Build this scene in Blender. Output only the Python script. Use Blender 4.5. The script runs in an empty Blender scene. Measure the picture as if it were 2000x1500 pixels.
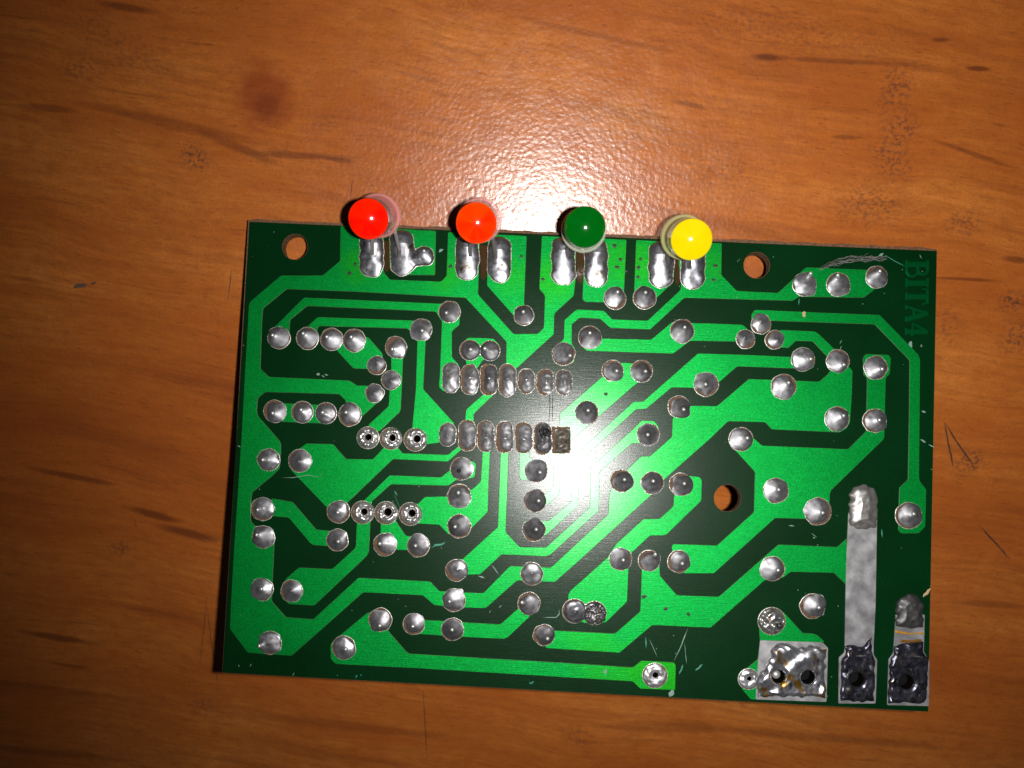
import bpy, bmesh, math, random
import numpy as np
from mathutils import Vector, Matrix
from mathutils.geometry import tessellate_polygon

# ------------------------------------------------------------------ camera, world, flash (1 unit = 1 cm)
scene = bpy.context.scene
C = scene.collection
F = 1500.0                                   # focal length in photograph pixels (2000 x 1500)
def cam_dir(px, py): return np.array([(px - 1000.0) / F, -(py - 750.0) / F, -1.0])
def unit(v): return v / np.linalg.norm(v)
NB = unit(cam_dir(1056, 905)); DB = 10.15    # board plane seen from the camera: direction of its foot point, distance
NT = unit(cam_dir(1008, 465))                # table plane
def on_board(px, py, h=0.0):                 # camera-frame point on the board plane (h above it)
    r = cam_dir(px, py); return r * ((DB - h) / NB.dot(r))
DT = NT.dot(on_board(487, 430)) + 0.26       # table passes 2.6 mm under the top left corner of the board face

zw = -NT
xw = unit(np.array([1.0, 0, 0]) - zw * zw[0]); yw = np.cross(zw, xw)
R = np.array([xw, yw, zw])                   # camera frame -> world
CAM = np.array([0, 0, DT])
def to_world(p): return R @ p + CAM
def mat(rot, loc):
    m = Matrix.Identity(4)
    for i in range(3):
        for j in range(3): m[i][j] = float(rot[i][j])
        m[i][3] = float(loc[i])
    return m

cd = bpy.data.cameras.new('camera'); cam = bpy.data.objects.new('camera', cd); C.objects.link(cam)
cd.sensor_width = 36; cd.lens = 36 * F / 2000; cd.clip_start = 0.1; cd.clip_end = 500
cam.matrix_world = mat(R, CAM); scene.camera = cam
cd.dof.use_dof = True; cd.dof.focus_distance = 10.1; cd.dof.aperture_fstop = 0.22

w = bpy.data.worlds.new('World'); scene.world = w; w.use_nodes = True
w.node_tree.nodes['Background'].inputs[0].default_value = (0.8, 0.85, 1, 1)
w.node_tree.nodes['Background'].inputs[1].default_value = 0.012

fl = bpy.data.lights.new('flash', 'SPOT'); flo = bpy.data.objects.new('flash', fl); C.objects.link(flo)
fl.energy = 6400; fl.color = (1.0, 0.98, 0.95); fl.shadow_soft_size = 0.13
fl.spot_size = math.radians(117); fl.spot_blend = 1.0
fz = -unit(cam_dir(1210, 660)); fx = unit(np.array([1.0, 0, 0]) - fz * fz[0])     # the beam leans a little to the upper right
flo.matrix_world = mat(R @ np.array([fx, np.cross(fz, fx), fz]).T, to_world(np.array([0.78, 0.0, 0.0])))
scene.view_settings.view_transform = 'Standard'; scene.view_settings.look = 'None'
scene.view_settings.exposure = 0.0; scene.view_settings.gamma = 1

# ------------------------------------------------------------------ frames and helpers
O = on_board(1056, 905)
ez = -NB; ex = unit(np.array([1.0, 0.0424, 0]) * [1, -1, 1] - ez * np.dot(np.array([1.0, -0.0424, 0]), ez)); ey = np.cross(ez, ex)
BOARD = mat(R @ np.array([ex, ey, ez]).T, to_world(O))
def B(px, py, h=0.0):                        # photograph point on the board plane -> board coordinates (cm)
    p = on_board(px, py, h) - O
    return (float(p @ ex), float(p @ ey), float(h))
def Bn(P):                                   # the same for an array of points
    r = np.stack([(P[:, 0] - 1000) / F, -(P[:, 1] - 750) / F, -np.ones(len(P))], 1)
    p = r * (DB / (r @ NB))[:, None] - O
    return np.stack([p @ ex, p @ ey], 1)
def T(px, py):                               # photograph point on the table -> world x, y
    r = cam_dir(px, py); p = to_world(r * (DT / NT.dot(r))); return (float(p[0]), float(p[1]))
def gap(px, py):                             # height of the board face over the table
    return float(to_world(on_board(px, py))[2])

rng = random.Random(7)
def link(name, me, parent=None, mats=()):
    o = bpy.data.objects.new(name, me); C.objects.link(o)
    for m in mats: me.materials.append(m)
    if parent: o.parent = parent
    return o
def mesh(name, v, f, parent=None, mats=(), smooth=False, midx=None):
    me = bpy.data.meshes.new(name); me.from_pydata(v, [], f)
    if smooth: me.polygons.foreach_set('use_smooth', [True] * len(f))
    if midx is not None: me.polygons.foreach_set('material_index', midx)
    me.update()
    return link(name, me, parent, mats)
def area2(p): return sum(p[i][0] * p[(i + 1) % len(p)][1] - p[(i + 1) % len(p)][0] * p[i][1] for i in range(len(p)))
def ccw(p): return p if area2(p) > 0 else p[::-1]
def offset(p, d):                            # inward offset of a ccw loop
    n = len(p); out = []
    for i in range(n):
        a, b, c = Vector(p[i - 1]), Vector(p[i]), Vector(p[(i + 1) % n])
        u = (b - a).normalized(); v = (c - b).normalized()
        n1 = Vector((-u.y, u.x)); n2 = Vector((-v.y, v.x)); m = n1 + n2
        if m.length < 0.3: m = n1 * 2
        m = m / max(m.length_squared / 2, 0.5)
        out.append(tuple(b + m * d))
    return out
def rounded(p, r):
    n = len(p); out = []
    for i in range(n):
        a, b, c = Vector(p[i - 1]), Vector(p[i]), Vector(p[(i + 1) % n])
        la, lc = (a - b).length, (c - b).length
        if la < 1e-6 or lc < 1e-6: continue
        ra, rc = min(r, la * .35), min(r, lc * .35)
        q0 = b + (a - b) * (ra / la); q2 = b + (c - b) * (rc / lc)
        out += [tuple(q0), tuple((q0 + q2) * .25 + b * .5), tuple(q2)]
    return out
def prism(name, outer, holes, z0, z1, bev, parent, mats):
    loops = [ccw(outer)] + [ccw(h)[::-1] for h in holes]
    v, f = [], []
    tops = []; mi = []
    for lp in loops:
        n = len(lp); b = len(v)
        top = offset(lp, bev) if bev else lp
        v += [(x, y, z0) for x, y in lp]; v += [(x, y, z1 - bev) for x, y in lp] if bev else []
        t = len(v); v += [(x, y, z1) for x, y in top]; tops.append((t, top))
        for k in range(b, t, n):
            for i in range(n):
                j = (i + 1) % n; f.append((k + i, k + j, k + n + j, k + n + i)); mi.append(1 if len(mats) > 1 and k + n == t else 0)
    idx = [t + i for t, lp in tops for i in range(len(lp))]
    for tri in tessellate_polygon([[Vector((x, y, 0)) for x, y in lp] for _, lp in tops]):
        a, b_, c = [Vector(v[idx[i]]) for i in tri]
        tri = tri if (b_ - a).cross(c - a).z > 0 else tri[::-1]
        f.append(tuple(idx[i] for i in tri)); mi.append(0)
    return mesh(name, v, f, parent, mats, midx=mi)
def circle(px, py, r, n=28, jit=0.0):
    return [(px + (r + rng.uniform(-jit, jit)) * math.cos(2 * math.pi * i / n), py + (r + rng.uniform(-jit, jit)) * math.sin(2 * math.pi * i / n)) for i in range(n)]
def B2(poly): return [B(x, y)[:2] for x, y in poly]
def tube(name, pts, rad, parent, m, seg=8, cap=True):
    pts = [Vector(p) for p in pts]; n = len(pts); v, f = [], []
    rads = rad if isinstance(rad, (list, tuple)) else [rad] * n
    up = Vector((0.3, 0.2, 0.93))
    for i, p in enumerate(pts):
        t = (pts[min(i + 1, n - 1)] - pts[max(i - 1, 0)]).normalized()
        a = t.cross(up);  a = a.normalized() if a.length > 1e-4 else t.orthogonal().normalized()
        if abs(t.dot(up)) > .9: a = t.cross(Vector((1, 0, 0))).normalized()
        b = t.cross(a)
        for k in range(seg):
            th = 2 * math.pi * (k + .5) / seg; v.append(tuple(p + (a * math.cos(th) + b * math.sin(th)) * rads[i]))
    for i in range(n - 1):
        for k in range(seg):
            l = (k + 1) % seg; f.append((i * seg + k, i * seg + l, i * seg + seg + l, i * seg + seg + k))
    if cap: f.append(tuple(range(seg))[::-1]); f.append(tuple((n - 1) * seg + k for k in range(seg)))
    return mesh(name, v, f, parent, [m], smooth=seg > 4)
def lathe(name, prof, M, parent, m, seg=40, cap=None):
    v, f = [], []; n = len(prof)
    for r, z in prof + (cap or []):
        for k in range(seg):
            th = 2 * math.pi * k / seg; v.append(tuple(M @ Vector((r * math.cos(th), r * math.sin(th), z))))
    for i in range(n - 1):
        for k in range(seg):
            l = (k + 1) % seg; f.append((i * seg + k, i * seg + l, i * seg + seg + l, i * seg + seg + k))
    if cap:                                  # a second run of rings with an edge of its own
        for i in range(n, n + len(cap) - 1):
            for k in range(seg):
                l = (k + 1) % seg; f.append((i * seg + k, i * seg + l, i * seg + seg + l, i * seg + seg + k))
    n += len(cap or [])
    f.append(tuple(range(seg))[::-1]); f.append(tuple((n - 1) * seg + k for k in range(seg)))
    return mesh(name, v, f, parent, [m], smooth=True)

# signed distances in photograph pixels, positive inside
def s_circle(cx, cy, r, sq=2.0):
    return lambda X, Y: r - (np.abs(X - cx) ** sq + np.abs(Y - cy) ** sq) ** (1 / sq)
def s_box(cx, cy, hw, hh, rad):
    def g(X, Y):
        qx = np.abs(X - cx) - (hw - rad); qy = np.abs(Y - cy) - (hh - rad)
        return rad - np.hypot(np.maximum(qx, 0), np.maximum(qy, 0)) - np.minimum(np.maximum(qx, qy), 0)
    return g
def s_poly(poly):
    P = np.array(poly, float)
    def g(X, Y):
        d = np.full(X.shape, 1e9); ins = np.zeros(X.shape, bool)
        for (ax, ay), (bx, by) in zip(P, np.roll(P, -1, 0)):
            t = np.clip(((X - ax) * (bx - ax) + (Y - ay) * (by - ay)) / ((bx - ax) ** 2 + (by - ay) ** 2 + 1e-9), 0, 1)
            d = np.minimum(d, np.hypot(X - ax - t * (bx - ax), Y - ay - t * (by - ay)))
            c = (ay > Y) != (by > Y)
            if by != ay: ins ^= c & (X < (bx - ax) * (Y - ay) / (by - ay) + ax)
        return np.where(ins, d, -d)
    return g
def s_union(a, b, k=3.0):                    # smooth union
    def g(X, Y):
        p, q = a(X, Y), b(X, Y); h = np.clip(.5 + .5 * (p - q) / k, 0, 1)
        return q + (p - q) * h + k * h * (1 - h)
    return g
def s_minus(a, b): return lambda X, Y: np.minimum(a(X, Y), -b(X, Y))
def wob(seed, amp, wl):                      # smooth random field
    r = np.random.RandomState(seed + 1); an = r.uniform(0, 2 * np.pi, 22); kk = 2 * np.pi / wl * r.uniform(.35, 1.5, 22); ph = r.uniform(0, 7, 22)
    return lambda X, Y: amp * sum(np.sin(k * (np.cos(a) * X + np.sin(a) * Y) + p) for a, k, p in zip(an, kk, ph)) / 4.0
def field(name, box, sdf, height, parent, mats, step=1.0, rimw=0.0):
    x0, y0, x1, y1 = box
    xs = np.arange(x0, x1 + step, step); ys = np.arange(y0, y1 + step, step)
    X, Y = np.meshgrid(xs, ys); S = sdf(X, Y)
    e = .25; gx = (sdf(X + e, Y) - sdf(X - e, Y)) / (2 * e); gy = (sdf(X, Y + e) - sdf(X, Y - e)) / (2 * e)
    keepc = (S[:-1, :-1] > 0) | (S[1:, :-1] > 0) | (S[:-1, 1:] > 0) | (S[1:, 1:] > 0)
    out = (S < 0) & (S > -step * 1.6)
    gl = np.maximum(gx * gx + gy * gy, .25)
    Xm = np.where(out, X - S * gx / gl, X); Ym = np.where(out, Y - S * gy / gl, Y)
    Z = height(Xm, Ym, np.maximum(S, 0))
    P = Bn(np.stack([Xm.ravel(), Ym.ravel()], 1))
    nx = len(xs); used = {}; v = []; f = []; mi = []
    Zr = Z.ravel()
    def vid(i):
        if i not in used:
            used[i] = len(v); v.append((float(P[i, 0]), float(P[i, 1]), float(Zr[i])))
        return used[i]
    jj, ii = np.nonzero(keepc)
    for j, i in zip(jj, ii):
        a = j * nx + i
        f.append((vid(a + nx), vid(a + nx + 1), vid(a + 1), vid(a)))
        if rimw: mi.append(1 if S[j:j + 2, i:i + 2].mean() < rimw else 0)
    return mesh(name, v, f, parent, mats, smooth=True, midx=mi if rimw else None)

# ------------------------------------------------------------------ materials
class N:
    def __init__(s, name):
        s.m = bpy.data.materials.new(name); s.m.use_nodes = True; s.t = s.m.node_tree
        s.b = s.t.nodes['Principled BSDF']; s.co = s.t.nodes.new('ShaderNodeTexCoord')
    def n(s, t, **k):
        o = s.t.nodes.new('ShaderNode' + t)
        for a, b in k.items(): setattr(o, a, b)
        return o
    def l(s, a, b): s.t.links.new(a, b)
    def set(s, **k):
        for a, b in k.items(): s.b.inputs[a.replace('_', ' ')].default_value = b
        return s
    def mapped(s, scale=(1, 1, 1), rot=0.0, loc=(0, 0, 0), src=None):
        o = s.n('Mapping'); o.inputs['Scale'].default_value = scale; o.inputs['Rotation'].default_value = (0, 0, rot); o.inputs['Location'].default_value = loc
        s.l(src or s.co.outputs['Object'], o.inputs['Vector']); return o.outputs[0]
    def noise(s, vec, scale, detail=2, rough=.5, dist=0.0):
        o = s.n('TexNoise'); o.inputs['Scale'].default_value = scale; o.inputs['Detail'].default_value = detail
        o.inputs['Roughness'].default_value = rough; o.inputs['Distortion'].default_value = dist
        s.l(vec, o.inputs['Vector']); return o.outputs['Fac']
    def ramp(s, fac, stops):
        o = s.n('ValToRGB'); cr = o.color_ramp
        while len(cr.elements) < len(stops): cr.elements.new(.5)
        for e, (p, c) in zip(cr.elements, stops):
            e.position = p; e.color = (*c, 1) if not isinstance(c, (int, float)) else (c, c, c, 1)
        s.l(fac, o.inputs[0]); return o.outputs[0]
    def math(s, op, a, b=None, clamp=False):
        o = s.n('Math', operation=op, use_clamp=clamp)
        for i, x in enumerate((a, b)):
            if x is None: continue
            if isinstance(x, (int, float)): o.inputs[i].default_value = x
            else: s.l(x, o.inputs[i])
        return o.outputs[0]
    def mix(s, fac, a, b, mode='MIX'):
        o = s.n('Mix', data_type='RGBA', blend_type=mode)
        for i, x in ((0, fac), (6, a), (7, b)):
            if isinstance(x, (int, float)): o.inputs[i].default_value = x
            elif isinstance(x, tuple): o.inputs[i].default_value = (*x, 1)
            else: s.l(x, o.inputs[i])
        return o.outputs[2]
    def bump(s, h, strength, dist=0.01, prev=None):
        o = s.n('Bump'); o.inputs['Strength'].default_value = strength; o.inputs['Distance'].default_value = dist
        s.l(h, o.inputs['Height'])
        if prev is not None: s.l(prev, o.inputs['Normal'])
        return o.outputs[0]
    def base(s, c): s.l(c, s.b.inputs['Base Color'])

def plain(name, col, rough=.5, metal=0.0, **k):
    s = N(name); s.set(Base_Color=(*col, 1), Roughness=rough, Metallic=metal, **k); return s.m

def mask_mat(name, col, col2, metal, rough, coat, coat_rough, speck=True, stains=()):
    s = N(name); ob = s.co.outputs['Object']
    big = s.noise(ob, 1.1, 3)
    c = s.mix(s.ramp(big, [(.3, 0), (.7, 1)]), col, col2)
    grain = s.noise(ob, 48, 3, .6)
    c = s.mix(s.math('MULTIPLY', s.ramp(grain, [(.38, 0), (.62, 1)]), .5), c, tuple(x * .5 for x in col), 'MIX')
    mott = s.noise(ob, 7, 3)
    c = s.mix(s.math('MULTIPLY', mott, .3), c, tuple(x * .6 for x in col))
    for (px, py, rr, k) in stains:
        x, y, _ = B(px, py); mp = s.n('Mapping', vector_type='TEXTURE'); mp.inputs['Location'].default_value = (x, y, 0); q = rr / 147
        mp.inputs['Scale'].default_value = (q, q, 1); s.l(ob, mp.inputs[0])
        ln = s.n('VectorMath', operation='LENGTH'); s.l(mp.outputs[0], ln.inputs[0])
        e = s.math('SUBTRACT', s.math('ADD', s.noise(ob, 5, 3), .7), ln.outputs['Value'])
        c = s.mix(s.math('MULTIPLY', s.ramp(e, [(.1, 0), (.8, 1)]), k), c, (.012, .33, .003))
    if speck:
        vo = s.n('TexVoronoi'); vo.inputs['Scale'].default_value = 6.5; s.l(ob, vo.inputs['Vector'])
        sp = s.math('LESS_THAN', vo.outputs['Distance'], .045)
        sel = s.math('GREATER_THAN', s.noise(ob, 2.3, 1), .5)
        c = s.mix(s.math('MULTIPLY', sp, sel), c, (.16, .22, .17))
    s.base(c)
    s.set(Metallic=metal, Roughness=rough, Coat_Weight=coat, Coat_Roughness=coat_rough, Coat_IOR=1.5)
    brushed = s.noise(s.mapped((4, 120, 1)), 1, 2)
    fine = s.noise(ob, 150, 1)
    b = s.bump(s.math('ADD', brushed, fine), (.55 if metal else .35), .004)
    s.l(b, s.b.inputs['Normal']); s.l(s.bump(s.math('ADD', brushed, fine), .15, .004), s.b.inputs['Coat Normal'])
    return s.m
M_dark = mask_mat('green_lacquer_on_board', (.0002, .021, .0035), (.0004, .030, .006), 0, .34, .52, .21)
M_dark.node_tree.nodes['Principled BSDF'].inputs['Specular IOR Level'].default_value = .07
M_green = mask_mat('green_lacquer_on_copper', (.0, .31, .040), (.001, .38, .052), .72, .45, .48, .21, True, [(1078, 545, 55, .6), (700, 520, 42, .5), (870, 535, 42, .5), (1000, 540, 40, .4), (1215, 510, 55, .55), (1260, 510, 45, .5), (1395, 515, 40, .4), (1300, 1320, 85, .8), (1190, 1318, 70, .45), (1145, 1240, 60, .3)])
M_green.node_tree.nodes['Principled BSDF'].inputs['Specular IOR Level'].default_value = .1
M_edge = plain('thin_lacquer_on_copper_edge', (.16, .34, .15), .42, .85)
M_letter = plain('green_lacquer_lettering', (.0, .10, .022), .45, .7)
M_letter.node_tree.nodes['Principled BSDF'].inputs['Specular IOR Level'].default_value = .1

def core_mat():
    s = N('brown_phenolic_board'); ob = s.co.outputs['Object']
    s.base(s.ramp(s.noise(ob, 30, 3), [(.3, (.075, .03, .013)), (.7, (.17, .08, .035))])); s.set(Roughness=.75)
    s.l(s.bump(s.noise(ob, 60, 3), .6, .01), s.b.inputs['Normal']); return s.m
M_core = core_mat()
def bare_mat():
    s = N('bare_phenolic'); s.base(s.ramp(s.noise(s.co.outputs['Object'], 25, 3), [(.3, (.075, .042, .024)), (.7, (.135, .080, .046))])); s.set(Roughness=.6, Specular_IOR_Level=.12); return s.m
M_bare = bare_mat()
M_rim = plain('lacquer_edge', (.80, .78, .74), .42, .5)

def solder_mat(name, c0, c1, metal, rough, bump=.35, stain=None, scale=9):
    s = N(name); ob = s.co.outputs['Object']
    c = s.ramp(s.noise(ob, scale, 4, .6), [(.3, c0), (.7, c1)])
    if stain:
        for (col, sc, lo, hi) in stain:
            c = s.mix(s.ramp(s.noise(ob, sc, 4, .65, .6), [(lo, 0), (hi, 1)]), c, col)
    s.base(c); s.set(Metallic=metal)
    s.l(s.ramp(s.noise(ob, scale * 2, 3), [(.3, max(rough - .1, .05)), (.7, rough + .1)]), s.b.inputs['Roughness'])
    b = s.bump(s.noise(ob, 55, 4, .6), bump, .0012)
    s.l(s.bump(s.noise(ob, 14, 2), bump * .6, .004, b), s.b.inputs['Normal'])
    return s.m
M_sol = solder_mat('dull_solder', (.14, .136, .144), (.225, .22, .23), .72, .44)
M_pins = solder_mat('satin_solder', (.20, .195, .20), (.30, .295, .305), .74, .43)
M_sold = solder_mat('dark_dull_solder', (.085, .082, .087), (.13, .127, .132), .65, .48)  # darker copy of the dull solder: shaded look near the glare put into colour
M_solb = solder_mat('bright_solder', (.25, .245, .26), (.37, .365, .38), .78, .38)
M_shiny = solder_mat('shiny_solder', (.15, .15, .165), (.26, .26, .28), .85, .40, .12, [((.07, .045, .02), 5, .60, .70)])
M_rough = solder_mat('crusty_solder', (.45, .44, .43), (.75, .73, .72), .85, .34, 1.0)
M_burnt = solder_mat('burnt_solder', (.03, .028, .03), (.16, .15, .15), .6, .4, .9)
M_bore = plain('charred_shaded_bore', (.004, .002, .0015), .9, 0, Specular_IOR_Level=.05)  # near-black liner: char, plus the shade inside the holes put into colour
M_brown = solder_mat('browned_solder', (.07, .055, .042), (.17, .15, .125), .5, .42, .6)
M_tin = solder_mat('tinned_copper', (.47, .46, .475), (.53, .52, .535), .8, .40, .10, None, 3)
M_amber = solder_mat('flux_stained_solder', (.36, .36, .40), (.60, .59, .62), .88, .30, .25, [((.02, .02, .025), 3.2, .56, .72), ((.42, .22, .03), 4.2, .55, .63)])
M_black = solder_mat('charred_solder', (.018, .018, .028), (.10, .10, .13), 0.8, .30, .45, [((.20, .15, .09), 6, .58, .72), ((.5, .5, .52), 11, .62, .74)])
M_lead = plain('tinned_wire', (.80, .79, .77), .35, .7)
M_leg = plain('aged_lamp_lead', (.22, .21, .20), .4, .7)
M_soot = plain('soot', (.006, .006, .006), .6)

def led_mat(name, col, edge, base, axis, rad):
    s = N(name); ob = s.co.outputs['Object']
    # normals bent as over an imagined cup, to even the shading across the lens
    d = s.n('VectorMath', operation='SUBTRACT'); s.l(ob, d.inputs[0]); d.inputs[1].default_value = base
    dot = s.n('VectorMath', operation='DOT_PRODUCT'); s.l(d.outputs[0], dot.inputs[0]); dot.inputs[1].default_value = axis
    al = s.n('VectorMath', operation='SCALE'); al.inputs[0].default_value = axis; s.l(dot.outputs['Value'], al.inputs['Scale'])
    ra = s.n('VectorMath', operation='SUBTRACT'); s.l(d.outputs[0], ra.inputs[0]); s.l(al.outputs[0], ra.inputs[1])
    cup = s.n('VectorMath', operation='SCALE'); s.l(ra.outputs[0], cup.inputs[0]); cup.inputs['Scale'].default_value = -.07 / rad
    nn = s.n('VectorMath', operation='ADD'); s.l(cup.outputs[0], nn.inputs[0]); nn.inputs[1].default_value = axis
    vt = s.n('VectorTransform', vector_type='NORMAL', convert_from='OBJECT', convert_to='WORLD'); s.l(nn.outputs[0], vt.inputs[0])
    un = s.n('VectorMath', operation='NORMALIZE'); s.l(vt.outputs[0], un.inputs[0]); s.l(un.outputs[0], s.b.inputs['Normal'])
    dirn = s.n('VectorMath', operation='NORMALIZE'); s.l(ra.outputs[0], dirn.inputs[0])
    wedge = s.noise(dirn.outputs[0], .9, 1)  # colour wedges painted in for the refraction inside the lens
    ln = s.n('VectorMath', operation='LENGTH'); s.l(ra.outputs[0], ln.inputs[0])
    rim = s.ramp(s.math('DIVIDE', ln.outputs['Value'], rad), [(.80, 0), (.97, .30)])  # paler ring: light caught at the lens edge, painted in
    f = s.math('ADD', s.ramp(wedge, [(.36, 0), (.66, .6)]), rim, True)
    s.base(s.mix(f, col, edge))
    s.set(Roughness=.6, Specular_IOR_Level=.0, Coat_Weight=1.0, Coat_Roughness=.15, Subsurface_Weight=.0)
    return s.m
def case_mat(name, col):
    return plain(name, col, .12, 0, Alpha=.42, IOR=1.5, Coat_Weight=1.0, Coat_Roughness=.05)

# ------------------------------------------------------------------ table
def table_mat():
    s = N('orange_wood_laminate'); ob = s.co.outputs['Object']
    rot = math.radians(9)
    warp = s.n('TexNoise'); warp.inputs['Scale'].default_value = .28; warp.inputs['Detail'].default_value = 2; s.l(ob, warp.inputs['Vector'])
    wv = s.n('VectorMath', operation='MULTIPLY_ADD'); s.l(warp.outputs['Color'], wv.inputs[0]); wv.inputs[1].default_value = (.5, .7, 0); s.l(ob, wv.inputs[2])
    turned = s.mapped((1, 1, 1), rot, (0, 0, 0), wv.outputs[0])
    g = lambda sx, sy, off=0: s.mapped((sx, sy, 1), 0, (off, off * .7, 0), turned)
    tone = s.noise(g(.10, .62), 1, 5, .55)
    c = s.ramp(tone, [(.30, (.32, .072, .013)), (.44, (.47, .128, .020)), (.57, (.57, .178, .031)), (.70, (.63, .235, .047))])
    fib = s.noise(g(.7, 14, 3), 1, 4, .6)
    c = s.mix(s.math('MULTIPLY', s.ramp(fib, [(.35, 1), (.62, 0)]), .28), c, (.20, .055, .013))
    st = s.noise(g(.17, 2.6, 11), 1, 4, .6, .3)
    c = s.mix(s.math('MULTIPLY', s.ramp(st, [(.55, 0), (.72, 1)]), .5), c, (.15, .035, .010))
    st2 = s.noise(g(.5, 8, 29), 1, 3, .6, .2)
    c = s.mix(s.math('MULTIPLY', s.ramp(st2, [(.60, 0), (.74, 1)]), .42), c, (.12, .030, .010))
    mot = s.noise(s.mapped((1, 2.2, 1), 0, (5, 2, 0), turned), 3.2, 6, .72)
    c = s.mix(s.math('MULTIPLY', s.ramp(mot, [(.42, 0), (.66, 1)]), .42), c, (.25, .058, .011))
    c = s.mix(s.math('MULTIPLY', s.ramp(s.noise(ob, 30, 3, .7), [(.45, 0), (.7, 1)]), .30), c, (.20, .05, .012))
    flecks = s.ramp(s.noise(s.mapped((1, 1.3, 1), 0, (1, 4, 0), turned), 15, 4, .62), [(.47, 0), (.60, 1)])
    blot = s.noise(s.mapped((.55, 1.0, 1), 0, (9, 4, 0), turned), 1, 4, .6, .4)
    c = s.mix(s.math('MULTIPLY', s.ramp(blot, [(.40, 0), (.62, 1)]), .5), c, (.37, .088, .013))
    pores = s.noise(s.mapped((5, 34, 1), 0, (7, 3, 0), turned), 1, 3, .6)
    c = s.mix(s.math('MULTIPLY', s.ramp(pores, [(.58, 0), (.68, 1)]), .38), c, (.13, .034, .009))
    # printed knots and dark streaks of the wood pattern, and grime: (photo x, y, half length, half width, degrees, strength, colour, noise scale)
    red, dk, gr = (.20, .028, .008), (.095, .022, .008), (.045, .028, .024)
    spots = [(515, 188, 62, 70, 0, .62, red, 2.6), (520, 208, 26, 30, 0, .35, dk, 3),
             (330, 240, 190, 12, 12, .38, dk, 3), (470, 290, 95, 10, 22, .48, dk, 3), (585, 304, 120, 8, 3, .52, dk, 3), (665, 313, 35, 6, 8, .5, dk, 2),
             (250, 15, 60, 9, 10, .6, dk, 2), (90, 210, 60, 8, 5, .5, dk, 2), (140, 930, 95, 8, 12, .6, dk, 2), (300, 1005, 60, 9, 16, .7, dk, 2), (370, 1042, 70, 11, 14, .7, dk, 2),
             (110, 1245, 75, 8, 10, .65, dk, 2), (135, 1300, 45, 5, 8, .5, dk, 2), (60, 1340, 140, 8, 8, .3, dk, 2), (100, 1470, 160, 10, 6, .4, dk, 2),
             (1500, 112, 40, 9, 3, .8, dk, 2), (1650, 120, 150, 6, 3, .45, dk, 2), (1910, 134, 30, 6, 3, .75, dk, 2), (1835, 78, 22, 5, 3, .6, dk, 2), (1350, 205, 40, 6, 12, .5, dk, 2),
             (1655, 268, 35, 5, 2, .5, dk, 2), (1880, 545, 75, 4, 3, .6, dk, 2), (1985, 507, 30, 8, 8, .6, dk, 2), (1900, 300, 90, 6, 18, .5, dk, 2), (1150, 65, 160, 7, 12, .3, dk, 2),
             (1600, 1440, 300, 12, 5, .35, dk, 2), (1300, 1420, 120, 16, 0, .3, dk, 2), (700, 1420, 240, 12, 7, .3, dk, 2), (1930, 1180, 90, 8, 4, .4, dk, 2),
             (1750, 170, 40, 55, 20, .55, gr, 7), (1760, 250, 45, 40, 0, .6, gr, 7), (1700, 400, 90, 50, 0, .5, gr, 6), (1740, 310, 60, 40, 40, .55, gr, 7),
             (1880, 440, 40, 30, 0, .55, gr, 7), (1975, 590, 28, 24, 0, .8, gr, 7), (1985, 660, 40, 40, 0, .6, gr, 7), (1895, 905, 28, 40, 60, .7, gr, 7), (1850, 640, 30, 60, 0, .35, gr, 7),
             (180, 55, 70, 45, 20, .3, gr, 8), (270, 115, 80, 45, 20, .28, gr, 8), (380, 308, 36, 28, 0, .75, gr, 7), (160, 135, 60, 30, 0, .4, gr, 8), (640, 240, 30, 18, 0, .35, gr, 6),
             (235, 1070, 26, 18, 0, .6, gr, 5), (400, 1380, 40, 25, 0, .35, gr, 6), (1130, 1440, 40, 24, 10, .4, gr, 6), (1400, 330, 100, 60, 0, .30, gr, 8), (1540, 60, 300, 50, 10, .25, gr, 8),
             (905, 15, 60, 20, 0, .3, dk, 4), (1200, 250, 120, 40, 5, .2, gr, 8)]
    nz = {}
    for (px, py, a, b_, deg, k, col, sc) in spots:
        x, y = T(px, py); ppc = 1 / (T(px + 1, py)[0] - x)
        mp = s.n('Mapping', vector_type='TEXTURE'); mp.inputs['Location'].default_value = (x, y, 0)
        mp.inputs['Rotation'].default_value = (0, 0, -math.radians(deg)); mp.inputs['Scale'].default_value = (a / ppc, b_ / ppc, 1)
        s.l(ob, mp.inputs[0])
        ln = s.n('VectorMath', operation='LENGTH'); s.l(mp.outputs[0], ln.inputs[0])
        if sc >= 4: sc = 4
        if sc not in nz: nz[sc] = s.noise(s.mapped((1, 2.0 if sc < 4 else 1, 1), 0, (sc, 0, 0), turned if sc < 4 else None), sc, 5, .68)
        v = s.math('SUBTRACT', s.math('ADD', nz[sc], .85 if sc < 4 else .62), ln.outputs['Value'])
        if sc < 4: msk = s.ramp(v, [(.25, 0), (.85, 1)])
        else: msk = s.math('MULTIPLY', s.ramp(v, [(.0, 0), (.75, 1)]), flecks)
        c = s.mix(s.math('MULTIPLY', msk, k), c, col)
    # fine dirt
    dirt = s.math('MULTIPLY', s.ramp(s.noise(ob, 18, 4, .7), [(.60, 0), (.70, 1)]), s.ramp(s.noise(ob, .55, 2), [(.5, 0), (.68, 1)]))
    c = s.mix(s.math('MULTIPLY', dirt, .55), c, (.06, .03, .018))
    s.base(c)
    s.set(Specular_IOR_Level=.62)
    s.l(s.ramp(s.noise(ob, 3, 3), [(.3, .24), (.7, .31)]), s.b.inputs['Roughness'])
    vo = s.n('TexVoronoi', feature='SMOOTH_F1'); vo.inputs['Scale'].default_value = 17
    vo.inputs['Smoothness'].default_value = .6
    s.l(s.mapped((1, 1, 1), 0, (0, 0, 0)), vo.inputs['Vector'])
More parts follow.
